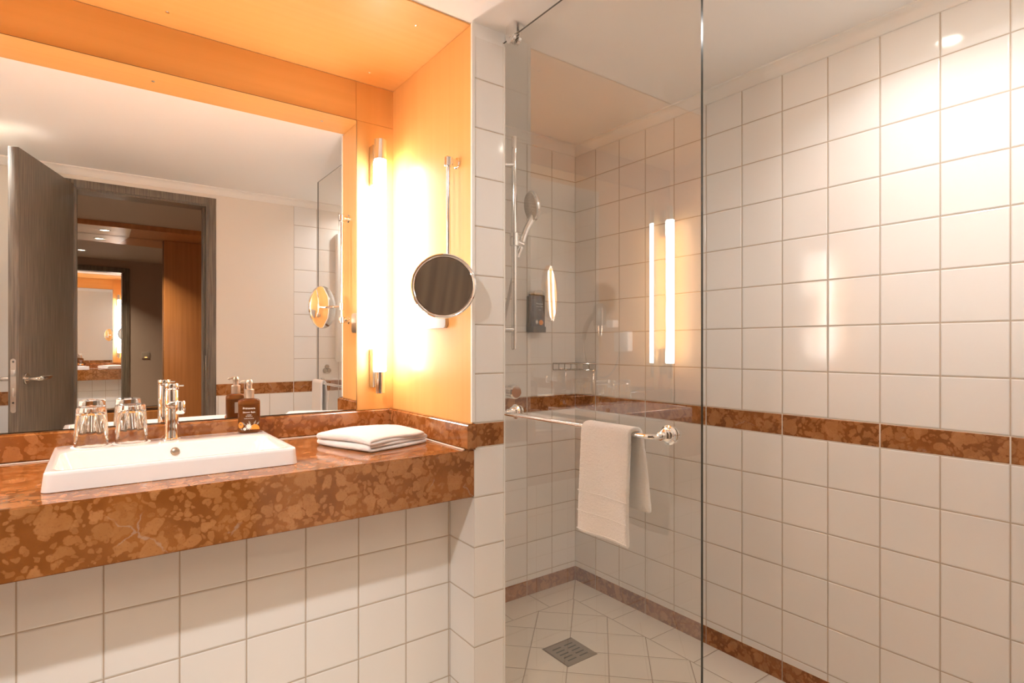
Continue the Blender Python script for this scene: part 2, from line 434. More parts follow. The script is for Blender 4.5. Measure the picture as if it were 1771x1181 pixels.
# rear wall with the doorway: plaster above the band, tiles beneath, fully tiled beside the shower
XT = 1.042; DX0, DX1, DZ = -.108, .540, 2.010
mQ = wallmats('rear', 'X', XT, .15)
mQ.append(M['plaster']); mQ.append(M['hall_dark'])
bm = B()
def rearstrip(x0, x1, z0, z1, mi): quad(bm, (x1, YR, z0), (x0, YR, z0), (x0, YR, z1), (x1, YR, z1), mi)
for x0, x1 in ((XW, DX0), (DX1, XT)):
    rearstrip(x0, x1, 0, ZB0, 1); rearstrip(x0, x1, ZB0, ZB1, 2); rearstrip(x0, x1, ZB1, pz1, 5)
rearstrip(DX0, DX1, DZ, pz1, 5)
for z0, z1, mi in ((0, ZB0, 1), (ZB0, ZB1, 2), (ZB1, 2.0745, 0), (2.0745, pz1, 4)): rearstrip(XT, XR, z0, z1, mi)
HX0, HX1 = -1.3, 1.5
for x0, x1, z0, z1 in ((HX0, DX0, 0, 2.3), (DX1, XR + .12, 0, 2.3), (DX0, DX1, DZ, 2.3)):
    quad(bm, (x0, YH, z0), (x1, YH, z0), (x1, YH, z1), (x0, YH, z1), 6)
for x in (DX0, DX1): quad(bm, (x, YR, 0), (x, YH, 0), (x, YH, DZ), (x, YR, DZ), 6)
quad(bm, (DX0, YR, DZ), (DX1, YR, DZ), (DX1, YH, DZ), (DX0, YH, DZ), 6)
struct(link_mesh('wall_rear', bm, mQ, smooth=False))
# left wall
tiled_wall('wall_left', ((XW, YR), (XW, YF + .02)), (-.12, 0), wallmats('left', 'Y', .1, .15))
# floor and ceilings
bm = B(); box(bm, XW - .12, XR + .12, YR, YB + .12, -.08, 0)
struct(link_mesh('floor', bm, tile('floor_tiles', 'X', 0, 1, kind='floor', diag=True, g=.003, grout=(.36, .27, .19)), smooth=False))
bm = B(); box(bm, XW - .12, XR + .12, YR, YB + .12, ZC, ZC + .08)
struct(link_mesh('ceiling', bm, M['paint'], smooth=False))
# coving: slim cove strip under the ceiling
def coving(name, p0, p1, inward):
    p0, p1, iv = Vector(p0), Vector(p1), Vector(inward)
    prof = [(0, 2.0745), (.006, 2.0745), (.012, 2.080), (.018, 2.094), (.027, 2.106), (.038, 2.110), (.038, ZC), (0, ZC)]
    bm = B(); A = [bm.verts.new((*(p0 + iv * d), z)) for d, z in prof]; Bv = [bm.verts.new((*(p1 + iv * d), z)) for d, z in prof]
    n = len(prof)
    for i in range(n): bm.faces.new((A[i], A[(i + 1) % n], Bv[(i + 1) % n], Bv[i]))
    bm.faces.new(A[::-1]); bm.faces.new(Bv)
    bmesh.ops.recalc_face_normals(bm, faces=bm.faces)
    struct(link_mesh(name, bm, M['trim']))
coving('trim_3', (XR, YB), (XR, YR), (-1, 0))
coving('trim_4', (XP1, YB), (XR, YB), (0, -1))
coving('trim_5', (XW, YR), (XR, YR), (0, 1))

# ---------------------------------------------------------------- orange wood cladding of the niche
ZN = 2.111
g_ = .0012
cp = thing('ceiling_panel', 'orange lacquered wood panel overhead in the vanity niche, held by screws', 'wood panel', (.19, 1.72, ZN))
sbox('board', XL - .19, XN - .19 + .003, 1.443 - 1.72, YM - 1.72, 0, .0045, M['wood_h'], cp)
for sx in (-.45, .16, .771):
    for sy in (1.540, 1.904):
        bm = B(); lathe(bm, [(0, -.0022), (.0035, -.0020), (.0056, -.0008), (.006, .0008), (0, .0008)], (sx - .19, sy - 1.72, 0), n=20)
        bmesh.ops.recalc_face_normals(bm, faces=bm.faces)
        link_mesh('screw', bm, M['chrome'], cp)
def wpanel(x0, x1, y0, y1, z0, z1, m, label):
    o = sbox('wood_cladding', x0, x1, y0, y1, z0, z1, m); tag(o, label, 'cladding', None)
wpanel(XN, XP0 - .0005, YF + .004, YM + .002, ZB1 - .003, ZN - .001, M['wood_v'], 'orange lacquered wood side panel behind the round shaving mirror')
wpanel(XL - .0015, XL, YF + .004, YM + .002, ZB1 - .003, ZN - .001, M['wood_v'], 'orange lacquered wood side panel carrying the hair dryer')
wpanel(XL, .7565 - g_, YM, YM + .01, 1.9685, ZN - .001, M['wood_h'], 'long orange wood panel above the wall mirror')
wpanel(.7565, XN, YM, YM + .01, 1.9685 + g_, ZN - .001, M['wood_v'], 'small orange wood panel in the upper corner right of the mirror top')
wpanel(.7565, XN, YM, YM + .01, ZB1 - .003, 1.9685, M['wood_v'], 'tall orange wood strip behind the right light tube')
wpanel(XL, -.3805, YM, YM + .01, ZB1 - .003, 1.9685 - g_, M['wood_v'], 'tall orange wood strip behind the left light tube')

# wall mirror
mir = thing('wall_mirror', 'large frameless rectangular mirror above the vanity counter', 'mirror', (.189, YM, 1.44))
bm = B(); X0, X1, Z0, Z1 = -.3785 - .189, .7545 - .189, .9175 - 1.44, 1.9655 - 1.44
quad(bm, (X0, -.006, Z0), (X1, -.006, Z0), (X1, -.006, Z1), (X0, -.006, Z1))
link_mesh('mirror_glass', bm, M['mirror'], mir, smooth=False)
bm = B(); box(bm, X0 - .002, X1 + .002, -.0055, .009, Z0 - .0005, Z1 + .002)
link_mesh('mirror_back', bm, M['mirror_edge'], mir, smooth=False)

# ---------------------------------------------------------------- marble counter and upstands
bm = B()
def ring4(x0, x1, y0, y1, z): return [bm.verts.new(p) for p in ((x0, y0, z), (x1, y0, z), (x1, y1, z), (x0, y1, z))]
oc = (XL - .001, XP0 - .0004, YF, YM + .012); ic = (.163 - .236, .163 + .236, 1.671 - .126, 1.671 + .126)
ot, ob, it, ib = ring4(*oc, ZK), ring4(*oc, .695), ring4(*ic, ZK), ring4(*ic, .695)
for i in range(4):
    j = (i + 1) % 4
    bm.faces.new((ot[i], ot[j], it[j], it[i])); bm.faces.new((ob[j], ob[i], ib[i], ib[j]))
    bm.faces.new((ob[i], ob[j], ot[j], ot[i])); bm.faces.new((it[i], it[j], ib[j], ib[i]))
bmesh.ops.recalc_face_normals(bm, faces=bm.faces)
bmesh.ops.bevel(bm, geom=[e for e in bm.edges if {e.verts[0], e.verts[1]} in ({ot[0], ot[1]}, {ob[0], ob[1]})], offset=.0025, segments=2, affect='EDGES')
tag(link_mesh('vanity_counter', bm, M['marble']), 'thick orange brown marble vanity counter slab with deep front edge', 'counter')
def upstand(name, poly, z0, z1, label):
    bm = B(); prism(bm, poly, z0, z1, bevel=.0055); return tag(link_mesh(name, bm, M['marble']), label, 'backsplash')
upstand('backsplash', [(XL, YM - .022), (XN - .0225, YM - .022), (XN - .0225, YM), (XL, YM)], ZK + .001, ZB1 - .0005, 'long marble upstand under the wall mirror')
upstand('backsplash', [(XN - .021, YF - .006), (XN + .0125, YF - .006), (XN + .0125, YF - .0005), (XN, YF - .0005), (XN, YM), (XN - .021, YM)], ZK + .001, ZB1 - .0005, 'short marble upstand under the orange side panel, right of the folded towel')
upstand('backsplash', [(XL, YF), (XL + .021, YF), (XL + .021, YM - .0225), (XL, YM - .0225)], ZK + .001, ZB1 - .0005, 'short marble upstand at the left end of the counter')
bm = B()
box(bm, XN - .0265, XN - .0205, YF + .01, YM - .022, ZK, ZK + .004, .001)
box(bm, XL, XN - .022, YM - .026, YM - .0215, ZK, ZK + .003, .001)
struct(link_mesh('trim_6', bm, M['grout_line']))

# ---------------------------------------------------------------- wash basin
def loft(bm, rings, close_last=False, close_first=False):
    t = bmesh.new(); R = [[t.verts.new(p) for p in r] for r in rings]
    n = len(R[0])
    for a, b in zip(R, R[1:]):
        for i in range(n): t.faces.new((a[i], a[(i + 1) % n], b[(i + 1) % n], b[i]))
    if close_last: t.faces.new(R[-1])
    if close_first: t.faces.new(R[0][::-1])
    merge(bm, t)
bcx, bcy = .163, 1.724
basin = thing('washbasin', 'white rectangular ceramic washbasin sitting on the marble counter', 'washbasin', (bcx, bcy, ZK))
def rr(w, d, r, z, ox=0, oy=0, n=8): return [(x + ox, y + oy, z) for x, y in rrect(w, d, r, n)]
rings = [rr(.520, .384, .016, 0), rr(.524, .388, .018, .0015), rr(.516, .392, .018, .036), rr(.515, .392, .018, .0405), rr(.511, .388, .017, .0435), rr(.505, .382, .015, .0445),
         # step in to the bowl (bowl sits in front of the tap deck)
         rr(.487, .262, .03, .0445, 0, -.053), rr(.481, .256, .03, .0435, 0, -.053), rr(.477, .252, .03, .040, 0, -.053),
         rr(.455, .240, .035, .010, 0, -.053), rr(.43, .222, .04, -.03, 0, -.053), rr(.38, .18, .05, -.045, 0, -.053), rr(.06, .06, .03, -.052, 0, -.053)]
bm = B(); loft(bm, rings, close_last=True)
link_mesh('bowl', bm, M['ceramic'], basin)
bm = B(); lathe(bm, [(0, .004), (.007, .0035), (.0105, .001), (.011, -.002), (0, -.002)], (-.0 + .006, .0655, .0225), (0, -1, .25), 28)
link_mesh('overflow_cap', bm, M['bronze'], basin)
bm = B(); lathe(bm, [(0, .003), (.024, .002), (.028, -.001), (0, -.001)], (0, -.053, -.050), n=28); link_mesh('drain_plug', bm, M['chrome'], basin)
ZD = ZK + .0445

# ---------------------------------------------------------------- tap
tx, ty = .168, 1.872
tap = thing('basin_tap', 'chrome single lever tap on the rear deck of the washbasin', 'tap', (tx, ty, ZD))
bm = B(); lathe(bm, [(0, 0), (.0235, 0), (.0235, .003), (.020, .0055), (.0188, .012), (.0175, .04), (.017, .138), (.0165, .1395), (.0165, .1415), (0, .1415)], n=40)
link_mesh('tap_body', bm, M['chrome'], tap)
bm = B(); lathe(bm, [(0, .142), (.0165, .142), (.0178, .144), (.0178, .157), (.0165, .1595), (0, .161)], n=40)
box(bm, -.002, .030, -.005, .005, .1505, .1545, .0015)
link_mesh('lever', bm, M['chrome'], tap)
bm = B()
tube(bm, smooth_path([(0, -.008, .098), (.003, -.04, .101), (.007, -.075, .104), (.010, -.100, .104)]), [.012] * 19, n=24)
lathe(bm, [(0, -.022), (.0105, -.022), (.0115, -.020), (.0125, -.018), (.0125, .010), (.011, .0125), (0, .0135)], (.0105, -.104, .1045), (0, 0, 1), 32)
link_mesh('spout', bm, M['chrome'], tap)
bm = B(); cyl(bm, (.0105, -.104, .0805), (.0105, -.104, .0835), .0085); link_mesh('aerator', bm, M['steel'], tap)

# ---------------------------------------------------------------- tumblers on paper coasters
def tumbler(name):
    bm = B(); n = 60
    H = .104
    def ring(r, z, flute=0):
        out = []
        for i in range(n):
            a = 2 * PI * i / n
            k = 1 - flute * (abs(math.sin(5 * a)) ** .7)
            out.append((r * k * math.cos(a), r * k * math.sin(a), z))
        return out
    outer = [ring(.0365, 0), ring(.0378, .0012), ring(.0375, .03), ring(.0345, .075), ring(.0325, .098), ring(.0315, .1025), ring(.028, H), ring(.012, H - .002), ring(.002, H - .0035)]
    inner = [ring(.0350, .0), ring(.0345, .012, .01), ring(.0320, .03, .06), ring(.0285, .065, .10), ring(.0255, .082, .12), ring(.018, .0865, .08), ring(.002, .087)]
    t = bmesh.new()
    rs = [[t.verts.new(p) for p in r] for r in (inner[::-1] + outer)]
    for a, b in zip(rs, rs[1:]):
        for i in range(n): t.faces.new((a[i], a[(i + 1) % n], b[(i + 1) % n], b[i]))
    t.faces.new(rs[0][::-1]); t.faces.new(rs[-1])
    merge(bm, t)
    return link_mesh(name, bm, M['tumbler'])
g1 = tumbler('drinking_glass'); g1.location = (-.0155, 1.868, ZD + .0015)
tag(g1, 'clear tumbler upside down near the left corner of the washbasin, farther from the tap', 'glass', 'upturned tumblers on the basin')
g2 = g1.copy(); C.objects.link(g2); g2.location = (.0735, 1.876, ZD + .0015)
tag(g2, 'clear tumbler upside down on the washbasin, nearer the tap', 'glass', 'upturned tumblers on the basin')
bm = B(); lathe(bm, [(0, 0), (.0445, 0), (.0445, .0012), (0, .0012)], n=48)
ca = link_mesh('paper_coaster', bm, simple('coaster_paper', (.9, .88, .84), .8)); ca.location = (-.0155, 1.868, ZD)
tag(ca, 'thin round white paper coaster under the left tumbler', 'coaster', 'paper coasters under the tumblers')
cb = ca.copy(); C.objects.link(cb); cb.location = (.0735, 1.876, ZD)
tag(cb, 'thin round white paper coaster under the tumbler by the tap', 'coaster', 'paper coasters under the tumblers')

# ---------------------------------------------------------------- pump bottle
def text_mesh(s, size, mat, parent, mtx, name='lettering', extrude=.00015, curve_r=None, bold=False):
    cu = bpy.data.curves.new(name, 'FONT'); cu.body = s; cu.size = size; cu.align_x = 'CENTER'; cu.extrude = extrude; cu.resolution_u = 2
    if bold: cu.offset = size * .012
    t = bpy.data.objects.new(name, cu); C.objects.link(t)
    dg = bpy.context.evaluated_depsgraph_get(); dg.update()
    me = bpy.data.meshes.new_from_object(t.evaluated_get(dg)); bpy.data.objects.remove(t)
    me.transform(mtx); me.materials.clear(); me.materials.append(mat)
    o = bpy.data.objects.new(name, me); C.objects.link(o); o.parent = parent
    return o
bot = thing('pump_bottle', 'amber soap pump bottle with fruit print at the right rear of the washbasin', 'bottle', (.374, 1.880, ZD), math.radians(-12))
BW, BD, BH = .062, .036, .104
bm = B()
rs = [rr(BW * .86, BD * .8, .012, .0), rr(BW * .97, BD * .95, .0155, .003), rr(BW, BD, .0165, .008), rr(BW, BD, .0165, .094), rr(BW * .97, BD * .97, .016, .099), rr(BW * .84, BD * .88, .0145, .1025), rr(.036, .024, .0115, .1045), rr(.024, .024, .0118, .106), rr(.022, .022, .0108, .108)]
loft(bm, rs, close_last=True, close_first=True); link_mesh('bottle_body', bm, M['amber'], bot)
bm = B(); rs = [rr((BW - .006) * .9, (BD - .006) * .85, .011, .004), rr(BW - .006, BD - .006, .0135, .008), rr(BW - .006, BD - .006, .0135, .088)]
loft(bm, rs, close_last=True, close_first=True); link_mesh('liquid', bm, simple('soap', (.22, .075, .02), .2), bot)
bm = B(); lathe(bm, [(0, .106), (.0135, .106), (.0142, .108), (.0142, .132), (.0125, .134), (.0085, .1355), (.0085, .146), (0, .146)], n=32)
link_mesh('pump_collar', bm, M['pump'], bot)
bm = B(); lathe(bm, [(0, .146), (.008, .146), (.0095, .149), (.0092, .159), (.007, .1625), (0, .163)], n=28)
tube(bm, smooth_path([(0, 0, .157), (-.012, -.001, .1585), (-.020, -.001, .157), (-.0235, -.001, .1535)]), [.0042] * 13 + [.0036] * 6, n=14)
link_mesh('pump_head', bm, M['pump'], bot)
fy = -BD / 2 - .0002
def face(z, x=0): return Matrix.Translation((x, fy, z)) @ Matrix.Rotation(PI / 2, 4, 'X')
text_mesh('Primavera', .0085, M['print_white'], bot, face(.0735), bold=True)
text_mesh('Shower Bath', .0066, M['print_white'], bot, face(.0620), bold=True)
text_mesh('orange', .0046, M['print_white'], bot, face(.0550))
text_mesh('& hibiscus', .0046, M['print_white'], bot, face(.0505))
text_mesh('body and hands', .0042, M['print_white'], bot, face(.0440))
def flat(bm, pts, y=fy - .0001, th=.0003): prism(bm, pts, 0, th, Matrix.Translation((0, y, 0)) @ Matrix.Rotation(PI / 2, 4, 'X'))
bm = B()
flat(bm, [(-.024 + .0085 * math.cos(a) * (1 if math.cos(a) > 0 else .6), .0255 + .0095 * math.sin(a)) for a in [2 * PI * i / 24 for i in range(24)]])
flat(bm, [(.016 + .0135 * math.cos(a), .0115 + .0165 * math.sin(a) * .95) for a in [PI * i / 20 for i in range(21)]])
link_mesh('fruit_print', bm, M['print_orange'], bot, smooth=False)
bm = B(); pts = []
for i in range(22):
    a = 2 * PI * i / 22; r = .0105 if i % 2 else .0052
    pts.append((-.001 + r * math.cos(a), .0205 + r * 1.1 * math.sin(a)))
flat(bm, pts, fy - .0004)
flat(bm, [(-.012 + .0045 * math.cos(2 * PI * i / 14), .0135 + .0045 * math.sin(2 * PI * i / 14)) for i in range(14)], fy - .0004)
link_mesh('flower_print', bm, M['print_white'], bot, smooth=False)
bm = B()
for cx, a, L in ((-.010, 2.3, .015), (.004, 1.9, .016), (.012, 1.1, .017), (.020, .9, .014), (-.024, -.9, .010), (-.018, 2.6, .012)):
    d = Vector((math.cos(a), math.sin(a))); nn = Vector((-d.y, d.x)); p = Vector((cx, .024 if a > 0 else .017))
    flat(bm, [tuple(p), tuple(p + d * L * .5 - nn * .0028), tuple(p + d * L), tuple(p + d * L * .5 + nn * .0028)])
link_mesh('leaf_print', bm, M['print_grey'], bot, smooth=False)
bm = B(); box(bm, -.011, .011, BD / 2, BD / 2 + .0004, .042, .078); link_mesh('back_label', bm, M['label_grey'], bot, smooth=False)

# ---------------------------------------------------------------- folded towel on the counter
def folded_towel():
    Wd, Ln, th = .236, .250, .0100
    zs = [.0058, .0172, .0282, .0395]
    path = []
    # serpentine of three layers
    def seg(a, b, k): return [a + (b - a) * i / k for i in range(k + 1)]
    L1 = [(u, zs[0]) for u in seg(Wd, .008, 14)]
    f1 = [(.008 - .008 * math.sin(t), (zs[0] + zs[1]) / 2 - (zs[1] - zs[0]) / 2 * math.cos(t)) for t in seg(.4, PI - .4, 5)]
    L2 = [(u, zs[1]) for u in seg(.008, Wd - .008, 14)]
    f2 = [(Wd - .008 + .008 * math.sin(t), (zs[1] + zs[2]) / 2 - (zs[2] - zs[1]) / 2 * math.cos(t)) for t in seg(.4, PI - .4, 5)]
    L3 = [(u, zs[2]) for u in seg(Wd - .008, .004, 14)]
    f3 = [(.004 - .006 * math.sin(t), (zs[2] + zs[3]) / 2 - (zs[3] - zs[2]) / 2 * math.cos(t)) for t in seg(.4, PI - .4, 5)]
    L4 = [(u, zs[3]) for u in seg(.004, Wd - .012, 14)]
    path = L1 + f1 + L2 + f2 + L3 + f3 + L4
    nv = 22; bm = B(); grid = []
    for j in range(nv + 1):
        v = j / nv; row = []
        for i, (u, z) in enumerate(path):
            s = i / len(path)
            wob = .0018 * math.sin(7 * v + 5 * s) + .0022 * math.sin(3.1 * v * 2 + u * 22)
            k = z / .040
            puff = .0055 * k * math.sin(PI * min(1, max(0, u / Wd))) * math.sin(PI * v)
            edge = -.004 * k * (max(0, abs(v - .5) * 2 - .8) / .2)
            row.append(bm.verts.new((u + .003 * math.sin(5 * v + 9 * s) - .004 * k, v * Ln + .004 * math.sin(u * 30 + s * 6) + (.004 if 0.3 < s < .6 else 0), z + wob * k + puff + edge)))
        grid.append(row)
    for a, b in zip(grid, grid[1:]):
        for i in range(len(path) - 1): bm.faces.new((a[i], a[i + 1], b[i + 1], b[i]))
    o = link_mesh('folded_towel', bm, M['terry'])
    s = o.modifiers.new('solid', 'SOLIDIFY'); s.thickness = th; s.offset = 0
    b = o.modifiers.new('sub', 'SUBSURF'); b.levels = 2; b.render_levels = 2
    tx_ = bpy.data.textures.new('fuzz', 'CLOUDS'); tx_.noise_scale = .006
    d = o.modifiers.new('fuzz', 'DISPLACE'); d.texture = tx_; d.strength = .0016; d.mid_level = .5
    return o
ft = folded_towel(); ft.location = (.6330, 1.552, ZK + .0005); ft.rotation_euler = (0, 0, math.radians(18))
tag(ft, 'folded white hand towel lying on the marble counter right of the basin', 'towel')

# ---------------------------------------------------------------- light tubes
def make_tube():
    t = thing('light_tube', 'glowing vertical wall light tube between mirror and orange side panel', 'wall lamp', (.822, YM, 1.436), 0, 'vertical light tubes beside the mirror')
    y = -.062
    bm = B(); cyl(bm, (0, y, -.380), (0, y, .383), .0215, 32); link_mesh('tube_glass', bm, M['tube'], t)
    for z0, z1, r in ((-.460, -.381, .0165), (.384, .456, .0225)):
        bm = B(); cyl(bm, (0, y, z0), (0, y, z1), r, 32, .001); link_mesh('end_cap', bm, M['chrome'], t)
    for z0, z1, zc in ((.30, .445, .41), (-.44, -.30, -.42)):
        bm = B(); box(bm, -.018, .010, -.038, -.0005, z0, z1, .003); cyl(bm, (0, y, zc), (0, -.03, zc), .006)
        link_mesh('wall_bracket', bm, M['nickel'], t)
    return t
lt = make_tube()
lt2 = copy_tree(lt); lt2.location.x = -.444
lt2['label'] = 'glowing light tube at the left side of the mirror, seen in the shower glass'

# ---------------------------------------------------------------- shaving mirror on its arm
sm = thing('shaving_mirror', 'round chrome shaving mirror on a tall swing arm in front of the orange side panel', 'shaving mirror', (XN, 1.5137, 1.30))
def L(x, y, z): return (x - XN, y - 1.5137, z - 1.30)
rx = .8676; ry_ = 1.5137
bm = B(); cyl(bm, L(rx, ry_, 1.262), L(rx, ry_, 1.705), .0062, 20); link_mesh('swing_arm', bm, M['chrome'], sm)
for z in (1.713, 1.262):
    bm = B()
    lathe(bm, [(0, 0), (.017, 0), (.017, .004), (.0125, .0055), (.0118, .03), (.0, .03)], L(XN - .0005, ry_, z), (-1, 0, 0), 32)
    cyl(bm, L(rx, ry_, z - .015), L(rx, ry_, z + .015), .0135, 28, .003)
    link_mesh('wall_bracket', bm, M['chrome'], sm)
mc = Vector((.8095, 1.4393, 1.320)); nn = Vector((-.6, -.8, .02)).normalized()
bm = B(); s0 = mc - nn * .018
tube(bm, [L(rx, ry_, 1.322), L(*(s0 - nn * .012)), L(*s0)], .006, 16)
cyl(bm, L(rx, ry_, 1.305), L(rx, ry_, 1.339), .0105, 24, .002)
link_mesh('swivel_joint', bm, M['chrome'], sm)
bm = B(); lathe(bm, [(0, -.018), (.012, -.017), (.05, -.013), (.088, -.004), (.094, .000), (.0948, .004), (.0942, .0085), (.0915, .0105), (.0885, .0100), (.0872, .0088), (.0855, .0100), (.0838, .0098), (.0828, .0070), (0, .006)], L(*mc), tuple(nn), 72)
link_mesh('mirror_housing', bm, M['chrome'], sm)
RC = 1.35
bm = B(); lathe(bm, [(.0822 * k / 24, .0065 + (.0822 * k / 24) ** 2 / (2 * RC)) for k in range(25)] + [(.0822, .0064), (0, .0062)], L(*mc), tuple(nn), 96)
link_mesh('magnifying_glass', bm, M['shave_glass'], sm)
# socket plate below it
bm = B(); prism(bm, rrect(.136, .084, .010), 0, .011, Matrix.Translation((0, 0, 0)) @ Matrix.Rotation(-PI / 2, 4, 'Z') @ Matrix.Rotation(PI / 2, 4, 'X') , bevel=.002)
sk = link_mesh('socket_plate', bm, M['steel']); sk.location = (XN - .0002, 1.640, 1.247)
tag(sk, 'brushed metal socket cover with rounded corners on the orange panel below the shaving mirror', 'socket cover')

# ---------------------------------------------------------------- hair dryer on the left niche wall
hd = thing('hair_dryer', 'grey wall hair dryer with curved handle, seen reflected in the shower glass', 'hair dryer', (XL, 1.50, 1.30))
def Lh(x, y, z): return (x, y - 1.50, z - 1.30)
bm = B(); lathe(bm, [(0, .085), (.02, .083), (.034, .070), (.040, .045), (.040, -.035), (.036, -.05), (0, -.05)], Lh(.065, 1.505, 1.325), n=36)
link_mesh('dryer_body', bm, M['dryer'], hd)
bm = B(); lathe(bm, [(0, .0), (.033, .0), (.034, -.005), (.028, -.055), (.030, -.062), (.026, -.062), (.024, -.02), (0, -.02)], Lh(.065, 1.505, 1.272), n=36)
link_mesh('nozzle', bm, M['chrome'], hd)
bm = B(); tube(bm, smooth_path([Lh(.065, 1.480, 1.345), Lh(.065, 1.435, 1.325), Lh(.063, 1.395, 1.285), Lh(.060, 1.368, 1.235), Lh(.058, 1.355, 1.19)]), [.018] * 8 + [.016] * 9 + [.014] * 8, n=18)
link_mesh('handle', bm, M['dryer'], hd)
bm = B(); tube(bm, smooth_path([Lh(.058, 1.355, 1.19), Lh(.055, 1.36, 1.09), Lh(.045, 1.42, .985), Lh(.035, 1.52, .955), Lh(.03, 1.60, 1.02), Lh(.03, 1.64, 1.13)]), .0055, n=10)
link_mesh('cord', bm, M['dryer'], hd)
bm = B(); box(bm, *(0.0005, .045), 1.60 - 1.5, 1.715 - 1.5, 1.115 - 1.3, 1.235 - 1.3, .008, 3); link_mesh('wall_holder', bm, M['white_plastic'], hd)
bm = B(); box(bm, .0005, .05, 1.545 - 1.5, 1.60 - 1.5, 1.26 - 1.3, 1.305 - 1.3, .006, 3); link_mesh('holder_hook', bm, M['white_plastic'], hd)

# ---------------------------------------------------------------- shower glass with clamp and towel rail
XG0, XG1 = 1.008, 1.016
gy0, gy1, gz0, gz1 = .7124, 1.4255, .012, 2.084
sg = thing('shower_screen', 'clear frameless fixed glass shower screen running from the tiled pier', 'shower screen', (XG1, 1.07, 0))
bm = B()
def S(x, y, z): return (x - XG1, y - 1.07, z)
a, b = (XG0, XG1)
quad(bm, S(a, gy1, gz0), S(a, gy0, gz0), S(a, gy0, gz1), S(a, gy1, gz1), 0)
quad(bm, S(b, gy0, gz0), S(b, gy1, gz0), S(b, gy1, gz1), S(b, gy0, gz1), 0)
bmesh.ops.recalc_face_normals(bm, faces=bm.faces)
for f in bm.faces:
    want = -1 if f.verts[0].co.x < -.004 else 1
    if f.normal.x * want < 0: f.normal_flip()
gp = link_mesh('glass_pane', bm, M['pane'], sg, smooth=False)
bm = B()
box(bm, a - XG1 + .0005, b - XG1 - .0005, gy0 - 1.07, gy0 - 1.07 + .0004, gz0, gz1)
box(bm, a - XG1 + .0015, b - XG1 - .0015, gy0 - 1.07, gy1 - 1.07, gz1 - .0006, gz1)
link_mesh('polished_edge', bm, M['pane_edge'], gp, smooth=False)
# clamp at the top by the pier
bm = B()
for xx0, xx1 in ((XG0 - .012, XG0 - .0003), (XG1 + .0003, XG1 + .012)):
    poly = [(-.022, .030), (.020, .030)] + [(.020 * math.cos(t) - .001, -.006 + .021 * math.sin(t)) for t in [0 - PI * i / 12 for i in range(13)]]
    prism(bm, poly, xx0 - XG1, xx1 - XG1, Matrix.Translation((0, 1.372 - 1.07, 2.085)) @ Matrix(((0, 0, 1, 0), (1, 0, 0, 0), (0, 1, 0, 0), (0, 0, 0, 1))), bevel=.0015)
cyl(bm, S(XG0 - .013, 1.372, 2.078), S(XG0 - .011, 1.372, 2.078), .006, 20, .0008)
link_mesh('ceiling_clamp', bm, M['chrome'], sg)
# towel rail fixed through the glass
rail = thing('towel_rail', 'curved chrome towel rail fixed across the shower glass', 'towel rail', (XG0, 1.07, .951))
def Lr(x, y, z): return (x - XG0, y - 1.07, z - .951)
XRL = .955; ya, yb = .792, 1.352
bm = B()
pts = [Lr(XG0 - .008, ya, .9515), Lr(XG0 - .030, ya + .001, .9515)]
for i in range(9):
    t = PI / 2 * i / 8; pts.append(Lr(XRL + .022 - .022 * math.sin(t), ya + .024 - .022 * math.cos(t), .9505))
pts += [Lr(XRL, ya + .05 + (yb - ya - .10) * i / 6, .9505) for i in range(7)]
for i in range(9):
    t = PI / 2 * i / 8; pts.append(Lr(XRL + .022 - .022 * math.cos(t), yb - .024 + .022 * math.sin(t), .9505))
pts += [Lr(XG0 - .030, yb, .9515), Lr(XG0 - .008, yb, .9515)]
tube(bm, pts, .0062, 20)
link_mesh('bar', bm, M['chrome'], rail)
for y in (ya, yb):
    bm = B()
    prof = [(0, 0), (.0205, 0), (.0215, .002), (.0215, .0045), (.0175, .006), (.0175, .010), (.0165, .0115), (.0135, .012), (.0135, .018), (.0115, .020), (.009, .021), (.009, .032), (0, .032)]
    lathe(bm, prof, Lr(XG0 - .0004, y, .9515), (-1, 0, 0), 40)
    lathe(bm, [(0, 0), (.0165, 0), (.0175, .002), (.0165, .006), (0, .0075)], Lr(XG1 + .0004, y, .9515), (1, 0, 0), 36)
    link_mesh('rosette', bm, M['chrome'], rail)

